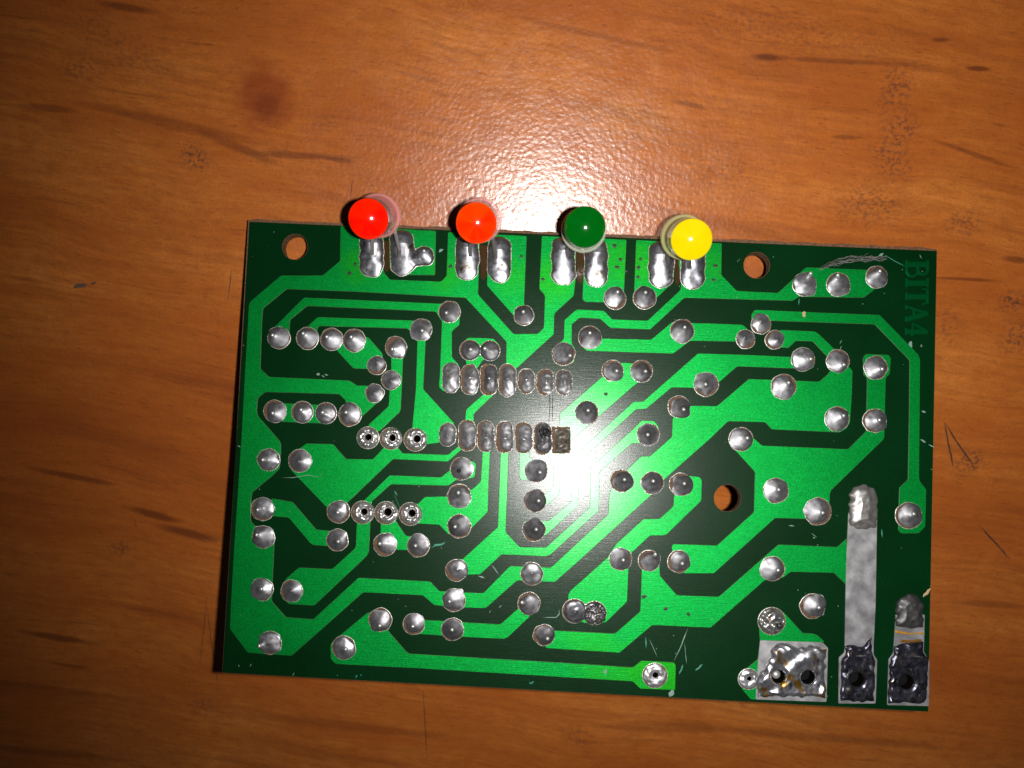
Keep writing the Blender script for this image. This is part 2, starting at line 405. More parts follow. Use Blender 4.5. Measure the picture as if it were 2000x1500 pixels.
    peb = s.math('ADD', s.noise(ob, 19, 2, .5), s.math('MULTIPLY', vo.outputs['Distance'], -.9))
    b = s.bump(peb, .30, .009)
    s.l(s.bump(s.noise(ob, 55, 2), .25, .004, b), s.b.inputs['Normal'])
    return s.m
M_table = table_mat()
tv = 16
table = mesh('table_top', [(-tv, -tv, -1.8), (tv, -tv, -1.8), (tv, tv, -1.8), (-tv, tv, -1.8), (-tv, -tv, 0), (tv, -tv, 0), (tv, tv, 0), (-tv, tv, 0)],
             [(4, 5, 6, 7), (3, 2, 1, 0), (0, 1, 5, 4), (1, 2, 6, 5), (2, 3, 7, 6), (3, 0, 4, 7)], None, [M_table])
table['kind'] = 'structure'
M_gouge = plain('dark_gouge', (.06, .022, .009), .7)
def ribbon(name, pts, wid, z, parent, m, conv, taper=True, h=0.0015):
    P = [Vector((*conv(x, y)[:2], 0)) for x, y in pts]; n = len(P); v, f = [], []
    # densify with a little wander
    Q = []
    for i in range(n - 1):
        k = max(2, int((P[i + 1] - P[i]).length / .06))
        for j in range(k): Q.append(P[i].lerp(P[i + 1], j / k))
    Q.append(P[-1]); n = len(Q)
    for i, p in enumerate(Q):
        t = (Q[min(i + 1, n - 1)] - Q[max(i - 1, 0)]).normalized(); q = Vector((-t.y, t.x, 0))
        u = i / (n - 1); wd = wid * .5 * ((min(1, 4 * u, 4 * (1 - u)) * .85 + .15) if taper else 1) * rng.uniform(.7, 1.25)
        p = p + q * rng.uniform(-.15, .15) * wid
        v += [tuple(p - q * wd + Vector((0, 0, z))), tuple(p + Vector((0, 0, z + h))), tuple(p + q * wd + Vector((0, 0, z)))]
    for i in range(n - 1):
        a = i * 3; f += [(a, a + 3, a + 4, a + 1), (a + 1, a + 4, a + 5, a + 2)]
    return mesh(name, v, f, parent, [m])
for pts, wd in [([(1845, 825), (1852, 865), (1862, 912)], .030), ([(1845, 825), (1872, 868), (1905, 915)], .026), ([(1910, 1024), (1940, 1056), (1973, 1093)], .024),
                ([(403, 1165), (399, 1220), (390, 1300)], .010), ([(404, 1180), (412, 1250), (427, 1345)], .012), ([(452, 525), (449, 555), (445, 588)], .012),
                ([(826, 1348), (830, 1410), (834, 1482)], .012), ([(689, 348), (686, 370), (684, 392)], .010), ([(262, 1010), (266, 1032)], .010)]:
    ribbon('scratch', pts, wd, .0006, table, M_gouge, T)
ribbon('chip', [(143, 563), (152, 559), (164, 556), (170, 556)], .062, .0006, table, plain('worn_chip', (.11, .06, .038), .7), T)
ribbon('chip', [(176, 556), (184, 553), (188, 551)], .035, .0006, table, plain('rusty_chip', (.16, .05, .02), .7), T)

# ------------------------------------------------------------------ circuit board
board = bpy.data.objects.new('circuit_board', None); C.objects.link(board); board.matrix_world = BOARD
board.empty_display_size = .5
board['label'] = 'green printed circuit board, solder side up, with four coloured indicator lamps along its top edge'
board['category'] = 'circuit board'

HOLLOW = [(719, 855, 20, 6), (766, 856, 20, 6), (814, 858, 21, 6.5), (711, 1000, 21, 6), (757, 1001, 21, 7), (804, 1003, 21, 6.5), (1279, 1319, 23, 5.5), (1462, 1326, 19, 4.5)]
FEETH = [(1520, 1321, 13), (1577, 1322, 13.5), (1673, 1327, 14), (1770, 1332, 14)]
BORES = [(h[0] + 1, h[1] - 1, h[3]) for h in HOLLOW] + FEETH
MOUNT = [(576, 482, 25.5), (1478, 518, 26), (1421, 973, 27)]
# outline; the sheared top edge shows the brown core
top = [(487 + (1830 - 487) * t, 433 + (490 - 433) * t) for t in np.linspace(0, 1, 90)]
outline = [(434, 1314), (487, 433)] + top[1:-1] + [(1830, 490), (1813, 1390)]
core_out = [(433.5, 1314.5), (447, 1090), (460, 880), (484.5, 430)] + [(x, y - 5.5 + rng.uniform(-1.3, 1.3)) for x, y in top[1:-1]] + [(1830.5, 487), (1813.5, 1390.5)]
bores2 = [B2(circle(x, y, r, 20)) for x, y, r in BORES]
mounts2 = [B2(circle(x, y, r, 40, .35)) for x, y, r in MOUNT]
prism('board_core', B2(core_out), [offset(ccw(h), .004) for h in mounts2] + bores2, -.16, -.005, 0, board, [M_core])
prism('solder_mask', B2(outline), mounts2 + bores2, -.006, 0, .003, board, [M_dark])

TR = [
 [(665,441),(664,510),(630,538),(549,538),(489,589),(486,597),(478,740),(472,850),(458,1060),(451,1180),(449,1228),(484,1275),(570,1281),(710,1157),(826,1163),(848,1182),(866,1184),(908,1187),(949,1188),(1010,1134),(1084,1137),(1128,1098),(1272,967),(1298,936),(1386,858),(1422,823),(1494,825),(1507,839),(1640,845),(1652,838),(1660,826),(1664,768),(1665,724),(1658,716),(1636,705),(1616,731),(1600,745),(1462,740),(1400,793),(1351,792),(1327,797),(1313,818),(1312,853),(1269,891),(1252,891),(1226,916),(1200,935),(1190,966),(1188,1004),(1076,1108),(996,1105),(944,1158),(858,1154),(840,1135),(700,1128),(612,1209),(559,1205),(531,1174),(532,1150),(535,1090),(537,1046),(515,1034),(502,1030),(490,1018),(491,974),(493,962),(532,930),(546,916),(549,884),(549,867),(546,860),(504,812),(502,800),(504,778),(518,766),(662,770),(675,782),(675,800),(690,828),(704,817),(736,788),(742,770),(719,753),(698,753),(683,743),(526,736),(509,720),(512,630),(514,603),(560,565),(693,570),(909,582),(989,668),(988,722),(1008,721),(1082,653),(1083,615),(1086,610),(1121,578),(1124,549),(1126,464),(1058,461),(1053,565),(1064,577),(1062,640),(1050,652),(1003,652),(934,575),(938,456),(875,453),(872,539),(861,550),(761,546),(750,531),(750,445)],
 [(760,446),(852,451),(850,538),(775,537),(761,524)],
 [(953,457),(1029,461),(1024,592),(1030,612),(1020,626),(1004,618),(951,558)],
 [(1143,465),(1224,468),(1219,570),(1204,592),(1186,591),(1142,590),(1137,584)],
 [(1242,469),(1320,472),(1316,545),(1310,556),(1283,582),(1258,592),(1238,575)],
 [(1329,472),(1325,510),(1330,556),(1329,566),(1265,626),(1196,624),(1180,607),(1126,604),(1102,625),(1101,662),(1082,680),(1081,708),(1100,712),(1122,708),(1123,680),(1117,672),(1117,634),(1132,621),(1172,623),(1192,641),(1270,644),(1337,582),(1548,588),(1560,580),(1687,582),(1709,565),(1720,540),(1695,527),(1574,522),(1519,572),(1439,568),(1409,537),(1410,475)],
 [(530,645),(594,581),(861,593),(898,600),(898,634),(883,647),(883,698),(896,711),(896,760),(866,765),(857,756),(859,732),(863,628),(851,609),(600,598),(567,625),(565,660),(540,665)],
 [(602,636),(621,619),(808,626),(830,640),(832,662),(829,720),(827,760),(888,827),(874,850),(858,865),(833,868),(804,868),(805,836),(812,760),(815,666),(800,646),(796,642),(624,637),(620,641),(619,660),(600,662)],
 [(655,657),(714,657),(721,660),(747,690),(749,706),(735,718),(720,721),(690,720),(646,672)],
 [(764,690),(788,692),(786,740),(783,800),(780,806),(742,842),(724,846),(719,830),(759,793),(761,762),(764,720)],
 [(545,787),(640,791),(640,828),(548,824)],
 [(752,872),(728,897),(676,896),(651,867),(598,866),(580,880),(568,918),(641,994),(658,998),(679,982),(768,897),(875,902),(903,877),(896,871),(875,888),(786,885),(778,874)],
 [(944,770),(910,800),(908,830),(925,830),(926,808),(965,771)],
 [(712,976),(761,928),(861,932),(880,917),(905,900),(925,901),(930,906),(928,930),(924,934),(890,938),(876,949),(764,946),(726,980),(724,1018),(721,1078),(716,1087),(614,1183),(564,1180),(556,1172),(557,1131),(584,1108),(649,1111),(692,1072),(695,1066),(697,1015)],
 [(530,973),(572,980),(618,1034),(645,1036),(645,1067),(612,1065),(606,1061),(564,1011),(528,1008)],
 [(744,1014),(771,1014),(793,1046),(812,1048),(814,1075),(774,1074),(750,1064),(743,1042)],
 [(816,984),(830,970),(890,969),(924,954),(939,940),(943,870),(958,870),(955,940),(953,1000),(920,1033),(895,1046),(876,1044),(858,1025),(818,1023),(798,1018),(795,992)],
 [(978,872),(994,872),(991,960),(988,1039),(1015,1068),(1066,1069),(1152,991),(1153,913),(1236,838),(1253,821),(1278,822),(1287,834),(1286,850),(1270,866),(1234,866),(1171,922),(1169,998),(1076,1083),(1066,1087),(980,1083),(938,1122),(905,1123),(890,1108),(904,1091),(972,1029),(974,980)],
 [(1022,1018),(1072,1017),(1115,980),(1115,896),(1156,858),(1238,784),(1256,784),(1363,690),(1460,693),(1568,698),(1578,712),(1548,720),(1440,716),(1402,749),(1380,765),(1357,758),(1312,757),(1262,799),(1242,800),(1154,882),(1135,900),(1131,950),(1129,988),(1066,1046),(1026,1048),(1019,1036)],
 [(1093,808),(1186,727),(1214,708),(1246,710),(1262,735),(1238,754),(1114,862),(1095,905),(1093,965),(1068,987),(1050,985),(1050,970),(1066,964),(1080,950),(1081,906),(1068,890),(1060,870),(1092,855)],
 [(1015,870),(1032,870),(1034,892),(1052,910),(1048,930),(1030,938),(1018,938),(1014,930)],
 [(905,668),(914,659),(964,661),(976,674),(970,700),(944,703),(930,722),(914,722),(908,700)],
 [(1146,652),(1176,661),(1272,663),(1312,629),(1450,634),(1461,643),(1458,668),(1348,666),(1315,691),(1146,686),(1137,678)],
 [(1467,629),(1467,614),(1474,605),(1718,615),(1794,693),(1797,702),(1795,930),(1796,939),(1809,956),(1807,1029),(1794,1042),(1760,1042),(1754,1036),(1756,952),(1773,936),(1775,820),(1776,704),(1708,634),(1506,627),(1486,640)],
 [(1522,644),(1590,647),(1598,651),(1634,686),(1630,700),(1614,696),(1587,667),(1554,666),(1540,680),(1516,678)],
 [(1685,698),(1691,691),(1735,693),(1740,699),(1738,730),(1730,738),(1727,856),(1722,862),(1624,957),(1621,962),(1620,984),(1600,1008),(1574,1014),(1514,1012),(1394,1120),(1335,1120),(1318,1100),(1311,1068),(1314,1062),(1400,1065),(1472,1000),(1474,922),(1434,878),(1440,850),(1466,850),(1488,870),(1656,877),(1691,842),(1693,738),(1686,732)],
 [(1345,929),(1366,931),(1371,937),(1370,978),(1302,1044),(1296,1046),(1270,1046),(1234,1079),(1228,1105),(1225,1175),(1183,1216),(1140,1217),(1112,1200),(1109,1162),(1114,1153),(1186,1089),(1203,1062),(1257,1013),(1288,1013),(1315,988),(1316,966),(1330,940)],
 [(1253,1105),(1251,1172),(1250,1194),(1201,1237),(1080,1231),(1062,1250),(1066,1266),(1210,1275),(1274,1221),(1388,1226),(1494,1133),(1530,1128),(1544,1117),(1628,1119),(1653,1143),(1654,1051),(1635,1068),(1520,1063),(1404,1165),(1322,1162),(1289,1124),(1288,1092),(1270,1085)],
 [(1480,1205),(1484,1255),(1479,1288),(1452,1310),(1448,1345),(1466,1366),(1490,1366),(1500,1260),(1606,1256),(1610,1252),(1596,1240),(1588,1237),(1568,1236),(1530,1195),(1505,1190)],
 [(718,1196),(745,1195),(760,1234),(797,1276),(1080,1293),(1236,1303),(1252,1290),(1316,1293),(1320,1299),(1319,1348),(1250,1345),(1236,1331),(810,1305),(656,1297),(646,1287),(645,1260),(649,1253)],
 [(812,1209),(906,1215),(977,1219),(1014,1186),(1036,1203),(992,1245),(984,1248),(904,1244),(812,1238)],
]
def inside(poly, x, y): return s_poly(poly)(np.array([float(x)]), np.array([float(y)]))[0] > 0
for poly in TR:
    hs = [B2(circle(x, y, r, 16)) for x, y, r in BORES if s_poly(poly)(np.array([float(x)]), np.array([float(y)]))[0] > r + .5]
    prism('copper_trace', B2(rounded(poly, 3.0)), hs, -.002, .0075, .005, board, [M_green, M_edge])

ZP, ZS = .0088, .0096
seed = [0]
def opening(sdf, box, parent):
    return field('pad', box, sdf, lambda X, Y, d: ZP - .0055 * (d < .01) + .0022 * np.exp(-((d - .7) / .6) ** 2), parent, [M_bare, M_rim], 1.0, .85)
def pin(tip, base, parent, ht, rad=.022, m=None):
    a = Vector((*B(*base)[:2], ZS)); b = Vector(B(tip[0], tip[1], ht)); d = (b - a).normalized()
    return tube('lead', [a, a.lerp(b, .5), b - d * rad * .9, b - d * rad * .3, b], [rad, rad, rad, rad * .78, rad * .3], parent, m or M_lead, 10)

# (x, y, radius, lead tip x, y or None, offset of the lacquer opening, finish)
J = [(545,659,20.5,531,654,0,1,'p'),(601,660,20.5,591,650,0,1,'p'),(649,664,20.5,637,657,-1,-1,'q'),(693,667,20.5,685,657,-1,-2,'q'),
 (878,610,20,871,611,0,-1,'d'),(823,645,20,825,646,0,-1,'p'),(777,681,18.5,765,682,-4,-3,'b'),(735,711,16.5,None,None,1,3,'n'),(765,743,17.5,None,None,-1,-1,'n'),(732,769,17,None,None,0,-1,'n'),
 (540,806,19.5,532,807,-3,-3,'p'),(684,807,20.5,675,805,0,3,'q'),
 (525,898,21,512,898,0,0,'b'),(588,900,21,None,None,-2,0,'q'),(516,992,20.5,502,996,-3,2,'b'),(515,1049,21,500,1044,0,0,'q'),(661,997,20,660,1001,0,3,'b'),
 (659,1054,20,661,1058,0,1,'p'),(756,1061,20,740,1062,-4,3,'p'),(817,1064,20.5,811,1066,0,2,'q'),(512,1151,21,511,1150,0,0,'b'),(572,1154,20,None,None,-2,0,'p'),
 (743,1213,21,742,1223,0,-3,'p'),(810,1217,19,806,1224,-2,2,'q'),(884,1229,21,883,1230,0,0,'d'),(887,1171,21,877,1175,0,1,'p'),(895,1112,19,None,None,-4,2,'b'),
 (1039,1120,21,None,None,0,1,'b'),(1034,1181,20,1018,1176,-1,-3,'q'),(1065,1240,19,1070,1248,-3,0,'d'),(528,1255,21.5,505,1262,0,0,'b'),(672,1265,22,676,1268,0,0,'b'),
 (903,916,21,895,920,-1,-1,'p'),(898,971,22,895,961,-1,-2,'p'),(897,1026,21.5,888,1029,0,2,'d'),(1047,919,21,1056,923,0,1,'q'),(1046,978,21,1053,978,-1,0,'d'),(1043,1033,21,1048,1034,0,2,'d'),
 (1023,615,18.5,1022,608,0,1,'d'),(1101,690,21,1115,695,0,2,'q'),(1153,660,21,1152,649,-1,-1,'d'),(1201,580,20,1207,569,0,3,'q'),(1259,580,21,1261,570,0,2,'d'),(1332,648,22,1338,638,0,-1,'d'),
 (1455,660,16.5,None,None,1,3,'n'),(1486,630,17,None,None,0,4,'n'),(1516,663,16,None,None,-4,1,'n'),(1199,726,19,1205,724,-3,-2,'q'),(1252,727,20,1262,725,1,-2,'d'),
 (1378,748,22,1378,751,1,3,'q'),(1329,797,19,1336,800,-4,-3,'d'),(1146,806,22,1149,801,0,0,'d'),(1265,849,21,1265,849,1,0,'d'),(1530,758,23,1541,746,0,-3,'q'),(1447,858,22.5,1461,855,0,0,'q'),
 (1568,702,22,1585,701,0,0,'b'),(1636,706,21,1649,713,0,-1,'q'),(1710,718,22,1724,721,0,0,'q'),(1634,818,23,1649,811,0,0,'q'),(1710,822,21,1718,820,-3,0,'p'),
 (1571,556,22,1584,532,0,0,'b'),(1637,557,22,1636,536,0,-1,'q'),(1712,543,20,1719,528,0,-2,'q'),(1217,941,20,1220,936,-3,-2,'d'),(1273,943,21,1276,939,1,0,'d'),(1333,947,20,1337,944,-4,-1,'d'),
 (1515,958,23.5,1521,956,0,0,'q'),(1595,997,25,1608,1002,2,2,'p'),(1777,1007,24,1785,1003,-3,0,'q'),(1508,1110,23,1521,1114,0,0,'q'),(1591,1182,22,1600,1187,-5,2,'q'),
 (1212,1091,21,1218,1094,0,1,'p'),(1270,1096,19,1281,1081,-3,-1,'q'),(1329,1096,20,1333,1101,-4,1,'q')]
FIN = {'p': M_sol, 'q': M_sol, 'd': M_sold, 'b': M_solb, 'n': M_sol}
for i, (x, y, r, tx, ty, ox, oy, fin) in enumerate(J):
    wb = wob(i, 1.2, 26)
    sq = 2.0 if (i % 5) else 2.7
    core = s_circle(x, y, r, sq); sd = lambda X, Y, c=core, q=wb: c(X, Y) + q(X, Y) - .3
    oc = s_circle(x + ox * .9, y + oy * .9, r + 1.4 + .30 * math.hypot(ox, oy)); wb2 = wob(i + 500, .5, 20)
    lumps = wob(i + 900, .0009, 19)
    if tx is None: px_, py_, pk, ln = x + rng.uniform(-3, 3), y + rng.uniform(-3, 3), .016, 4.0
    else: px_, py_, pk, ln = x + (tx - x) * .75, y + (ty - y) * .75, (.03 if fin != 'b' else .035), (4.0 if fin != 'b' else 6.0)
    dome = {'p': .005, 'q': .003, 'd': .002, 'b': .040, 'n': .005}[fin]
    RR = r + math.hypot(px_ - x, py_ - y); ck = {'p': .042, 'q': .050, 'd': .055, 'b': .0, 'n': .030}[fin] * rng.uniform(.85, 1.15)
    H = lambda X, Y, d: ZS + (dome * np.sqrt(np.clip(d / r, 0, 1)) + ck * np.clip(1 - np.hypot(X - px_, Y - py_) / RR, 0, 1) ** 1.15 * (1 - np.exp(-d / 2.5)) + pk * np.exp(-np.hypot(X - px_, Y - py_) / ln) * (1 - np.exp(-d / 2)) + lumps(X, Y) * np.clip(d / 4, 0, 1))
    j = field('solder_joint', (x - r - 4, y - r - 4, x + r + 4, y + r + 4), sd, H, board, [FIN[fin]])
    opening(lambda X, Y: s_union(oc, sd, 1.0)(X, Y) + .3 + wb2(X, Y), (x - r - 12, y - r - 12, x + r + 12, y + r + 12), j)
    if tx is not None:
        far = math.hypot(tx - x, ty - y) > 19
        pin((tx, ty), (x + (tx - x) * .55, y + (ty - y) * .55), j, .14 if far else .10, .026 if not far else .027, M_soot if (x, y) == (903, 916) else None)

# joints whose hole is open
for i, (x, y, r, hr) in enumerate(HOLLOW):
    wb = wob(i + 40, .9, 18); lumps = wob(i + 60, .006, 12); hx, hy = x + 1, y - 1
    sd = lambda X, Y: np.minimum(r + wb(X, Y) - np.hypot(X - x, Y - y), np.hypot(X - hx, Y - hy) - hr)
    H = lambda X, Y, d: ZS + (.045 * np.sqrt(np.clip(d / 7, 0, 1)) + lumps(X, Y) * np.clip(d / 4, 0, 1)) * (1 if i < 6 else .45)
    j = field('solder_joint', (x - r - 4, y - r - 4, x + r + 4, y + r + 4), sd, H, board, [M_rough if i < 6 else M_tin])
    oo = (-2.5, .8) if i in (1, 2, 3, 4, 5) else (0, 0)
    oc = s_circle(x + oo[0], y + oo[1], r + 2.2)
    opening(lambda X, Y: np.minimum(oc(X, Y), np.hypot(X - hx, Y - hy) - hr), (x - r - 8, y - r - 8, x + r + 8, y + r + 8), j)

# two-leaded joints run together
for i, (x0, y0, x1, y1, r, mt, tips) in enumerate([(593,806,637,808,20,M_sol,[(588,800),(630,805)]), (920,685,957,686,19,M_sold,[(919,682),(947,680)]), (1124,1194,1161,1198,22.5,M_shiny,[])]):
    u = s_union(s_circle(x0, y0, r), s_circle(x1, y1, r), 2.5); wb = wob(i + 80, .7, 24); lumps = wob(i + 85, .0018, 16)
    sd = lambda X, Y: u(X, Y) + wb(X, Y) - .3
    ps = tips or [(x0, y0)]
    H = lambda X, Y, d: ZS + .04 * np.sqrt(np.clip(d / r, 0, 1)) + lumps(X, Y) * np.clip(d / 4, 0, 1) + sum(.03 * np.exp(-np.hypot(X - a, Y - b) / 6) for a, b in ps) * np.clip(d / 3, 0, 1)
    bx = (x0 - r - 6, y0 - r - 6, x1 + r + 6, y1 + r + 6)
    j = field('solder_joint', bx, sd, H, board, [mt]); j['label'] = ['dull double joint with two lead tips', 'dark double joint above the pin row', 'double joint, bright on one side and burnt on the other'][i]
    ouo = s_union(s_circle(x0 - 2, y0 - 1, r + 2), s_circle(x1, y1 - 1, r + 1.5), 2.5)
    opening(ouo, (bx[0] - 4, bx[1] - 4, bx[2] + 4, bx[3] + 4), j)
    for t in tips: pin(t, (t[0] + 1, t[1] + 2), j, .10, .028)
    if i == 2:
        l2 = wob(99, .010, 11)
        field('burnt_patch', (x1 - 22, y1 - 24, x1 + 24, y1 + 24), lambda X, Y: s_circle(x1 + 1, y1, 20.5)(X, Y) + wob(98, 2.2, 12)(X, Y),
              lambda X, Y, d: ZS + .03 + .022 * np.clip(d / 6, 0, 1) + l2(X, Y) * np.clip(d / 4, 0, 1) * .8, j, [M_burnt])

# brown flux run in between the lamp pads
M_film = plain('brown_flux_film', (.045, .020, .006), .22)
for fx0, fy0, fx1, fy1 in ((750, 470, 761, 530), (938, 478, 951, 545), (1126, 486, 1140, 552), (1318, 492, 1328, 556)):
    prism('flux_film', B2([(fx0, fy0), (fx1, fy0 + 2), (fx1 - 1, fy1 - 6), ((fx0 + fx1) / 2, fy1 + 3), (fx0 + 1, fy1 - 4)]), [], -.001, .0022, .0008, board, [M_film])
# the two rows of seven pins
DIP = [(881,738,17,30,0),(917.5,741,17,30,3),(954.5,742,17,31,4),(991,743,17,32,3),(1028,745,16.5,25,2.5),(1064.5,746.5,16.5,26,3),(1101.5,747.5,16.5,25,1),
       (874.5,848.5,17,23,0),(912,851,17,31,2.5),(948.5,852,17,31,3.5),(985.5,853.5,17,31.5,4),(1023,855,17,31,3),(1060,856.5,17.5,32,2),(1096,859.5,18.5,26.5,3)]
for i, (x, y, hw, hh, dx) in enumerate(DIP):
    last = i == 13
    wb = wob(i + 120, .8, 22); lumps = wob(i + 140, .0012 if i not in (5, 6, 12, 13) else .0025, 13)
    sx, shw, shh = x + dx, hw - 1 - dx * .75, hh - (1 if dx == 0 else 2.5 + (i % 3))
    u = s_box(sx, y + (1 if i % 2 else -1), shw, shh, 3 if last else shw * .95)
    sd = lambda X, Y: u(X, Y) + wb(X, Y) - .3
    ty = y - 3 if i < 7 else y + 3
    H = lambda X, Y, d: ZS + .006 * np.sqrt(np.clip(d / shw, 0, 1)) + .042 * np.clip(1 - np.hypot((X - sx) * 1.3, Y - ty) / (shh + 4), 0, 1) * (1 - np.exp(-d / 2.5)) + .012 * np.exp(-np.hypot(X - sx, Y - ty) / 4) + lumps(X, Y) * np.clip(d / 3, 0, 1)
    mt = M_brown if last else (M_sold if i in (2, 12) else M_pins)
    bx = (x - hw - 5, y - hh - 5, x + hw + 5, y + hh + 5)
    j = field('pin_joint', bx, sd, H, board, [mt])
    wb2 = wob(i + 170, .6, 18); oc = s_box(x, y, hw + .4, hh + .6, 3 if last else hw)
    opening(lambda X, Y: oc(X, Y) + wb2(X, Y), bx, j)
    if not last and i not in (5, 6): pin((x - 1 + dx * .3, ty), (sx - 1, ty), j, .06, .020)
    if i == 12:
        l2 = wob(181, .02, 8)
        field('soot_blob', (x - 16, y - 28, x + 20, y + 6), lambda X, Y: s_circle(x + 3, y - 12, 11.5)(X, Y) + wob(182, 1.4, 9)(X, Y),
              lambda X, Y, d: ZS + .03 + .02 * np.sqrt(np.clip(d / 8, 0, 1)) + l2(X, Y) * np.clip(d / 3, 0, 1) * .5, j, [M_soot])
    if last: j['label'] = 'burnt square pad at the end of the pin row'

# ------------------------------------------------------------------ indicator lamps and their long solder pads
LEDP = [(726,494,24,46),(785.5,494,24.5,44),(912.5,502,23.5,45),(975.5,507,23.5,45),(1100.5,509,24.5,47),(1164,513,24,47.5),(1291,516,26,46),(1353,519,25,45)]
for i, (x, y, hw, hh) in enumerate(LEDP):
    u = s_box(x, y, hw - 1.5, hh, hw * .9); wb = wob(i + 210, 1.0, 30); lumps = wob(i + 230, .0022, 26)
    box = [x - hw - 6, y - hh - 6, x + hw + 6, y + hh + 6]
    if i == 1:
        u = s_union(u, s_union(s_circle(829, 500, 19), s_box(813, 508, 16, 9, 6), 6), 6); box[2] = 856
    sd = lambda X, Y: u(X, Y) + wb(X, Y) - .5
    H = lambda X, Y, d: ZS + .095 * np.sqrt(np.clip(1 - (1 - np.clip(d / (hw - 1), 0, 1)) ** 2, 0, 1)) * np.clip(1.08 - 1.0 * (Y - (y - hh * .35)) / (hh * 1.35), .10, 1.08) + lumps(X, Y) * np.clip(d / 5, 0, 1)
    j = field('lamp_solder_joint', box, sd, H, board, [M_shiny])
    opening(lambda X, Y: np.minimum(sd(X, Y) + 1.8, Y - (445 + (x - 487) * .0424)), (box[0] - 3, box[1] - 3, box[2] + 3, box[3] + 3), j)
    if i == 1: pin((828, 489), (829, 494), j, .11, .022)

LED = [('red', (719,428), (741,421), 1, [(727,489),(780,493)], (.72,.002,.0), (.85,.014,.0), (.80,.30,.30)),
       ('orange red', (930,436), (937,430), 2, [(918,492),(967,498)], (.80,.012,.0), (.90,.05,.0), (.80,.32,.32)),
       ('green', (1142.5,443), (1140,450), 3, [(1107,491),(1155,497)], (.0,.075,.003), (.0,.088,.005), (.62,.66,.52)),
       ('yellow', (1351,468), (1334,463), 4, [(1303,508),(1346,516)], (.60,.45,.0), (.66,.51,.004), (.62,.58,.26))]
for name, fr, bk, k, feet, col, col2, cc in LED:
    lamp = bpy.data.objects.new('indicator_lamp', None); C.objects.link(lamp); lamp.parent = board
    lamp['label'] = f'{name} round indicator lamp bent over the top edge of the board'
    hb, hf = .50, 1.12
    Bs = Vector(B(*bk, hb)); Fr = Vector(B(*fr, hf)); ax = (Fr - Bs).normalized(); L = (Fr - Bs).length
    M = Matrix.Translation(Bs) @ ax.to_track_quat('Z', 'Y').to_matrix().to_4x4()
    lm = led_mat(name.replace(' ', '_') + '_lens', col, col2, tuple(Bs), tuple(ax), .247); cm = case_mat(name.replace(' ', '_') + '_case', cc)
    Rr = .247; z0 = L * .52
    prof = [(Rr * .93, z0), (Rr, z0 + .012), (Rr, L - .012)]
    cap = [(Rr, L - .012)] + [(Rr * (.985 if q == 1 else q), L + .12 * (1 - q * q)) for q in (1, .95, .88, .8, .7, .6, .5, .4, .3, .2, .1, .02)]
    lathe('lens', prof, M, lamp, lm, 56, cap)
    lathe('case', [(.268, -.02), (.288, -.005), (.290, .06), (.284, .080), (.272, .094), (.258, .099), (.253, .105), (.252, z0 + .03), (.249, z0 + .05)], M, lamp, cm, 56)
    lathe('lead_frame', [(.06, -.01), (.10, .06), (.13, .16), (.13, .22), (.05, .23)], M, lamp, M_lead, 20)
    for s_, ft in zip((-1, 1), feet):
        p0 = Vector(B(ft[0], ft[1] + 8, .07)); p1 = Vector(B(ft[0], ft[1] - 4, .12)); p3 = M @ Vector((s_ * .12, -.02, -.02)); p2 = p3 - ax * .16
        pts = [p0, p1, p1.lerp(p2, .5) + Vector((0, 0, .02)), p2, p3]
        tube('lead', pts, .03, lamp, M_leg, 4)

# ------------------------------------------------------------------ tinned strips and screw pads at the lower right
def plate(name, poly, holes, z, m, label=None):
    o = prism(name, B2(rounded(poly, 2.5)), [B2(circle(x, y, r + .8, 20)) for x, y, r in holes], .0, z, .003, board, [m])
    if label: o['label'] = label
    return o
plate('tinned_strip', [(1657,1000),(1713,1000),(1710,1180),(1706,1262),(1706,1278),(1713,1288),(1710,1374),(1637,1374),(1638,1284),(1649,1274),(1652,1100)], [FEETH[2]], .0092, M_tin)
plate('tinned_strip', [(1749,1200),(1806,1200),(1804,1272),(1815,1292),(1814,1379),(1732,1377),(1735,1288),(1744,1276)], [FEETH[3]], .0092, M_tin)
plate('tinned_pad', [(1484,1250),(1606,1254),(1617,1265),(1614,1371),(1475,1366),(1480,1290)], FEETH[:2], .0094, M_tin)
def mass(name, poly, holes, H, amp, wl, m, sd_seed, parent=board, edge=6.0, wamp=1.2, tilt=None):
    g = s_poly(poly); wb = wob(sd_seed, wamp, 20); lp = wob(sd_seed + 1, amp, wl); l2 = wob(sd_seed + 2, amp * .15, wl * .4)
    def sd(X, Y):
        d = g(X, Y) + wb(X, Y) - wamp
        for hx, hy, hr in holes: d = np.minimum(d, np.hypot(X - hx, Y - hy) - hr)
        return d
    P = np.array(poly); bx = (P[:, 0].min() - 3, P[:, 1].min() - 3, P[:, 0].max() + 3, P[:, 1].max() + 3)
    def hh(X, Y, d):
        e = np.sqrt(np.clip(d / edge, 0, 1))
        return ZS + .001 + e * (H + lp(X, Y) + l2(X, Y) + (tilt(X, Y) if tilt else 0))
    return field(name, bx, sd, hh, parent, [m])
slot = lambda cx, y0, y1, hw: [(cx - hw * math.cos(a), y0 + hw - hw * math.sin(a)) for a in np.linspace(0, math.pi, 13)] + [(cx + hw - 1, y1), (cx + hw * .4, y1 + 3), (cx - hw * .4, y1 + 2), (cx - hw, y1 - 3)]
mass('solder_bead', slot(1685, 945, 1032, 28.5), [], .075, .002, 30, solder_mat('dull_bead', (.24, .225, .21), (.36, .35, .34), .7, .4), 300, edge=20)
mass('solder_bead', slot(1776, 1159, 1225, 28), [], .06, .002, 17, solder_mat('dark_bead', (.05, .049, .05), (.10, .098, .098), .6, .45, .6), 310, edge=16)
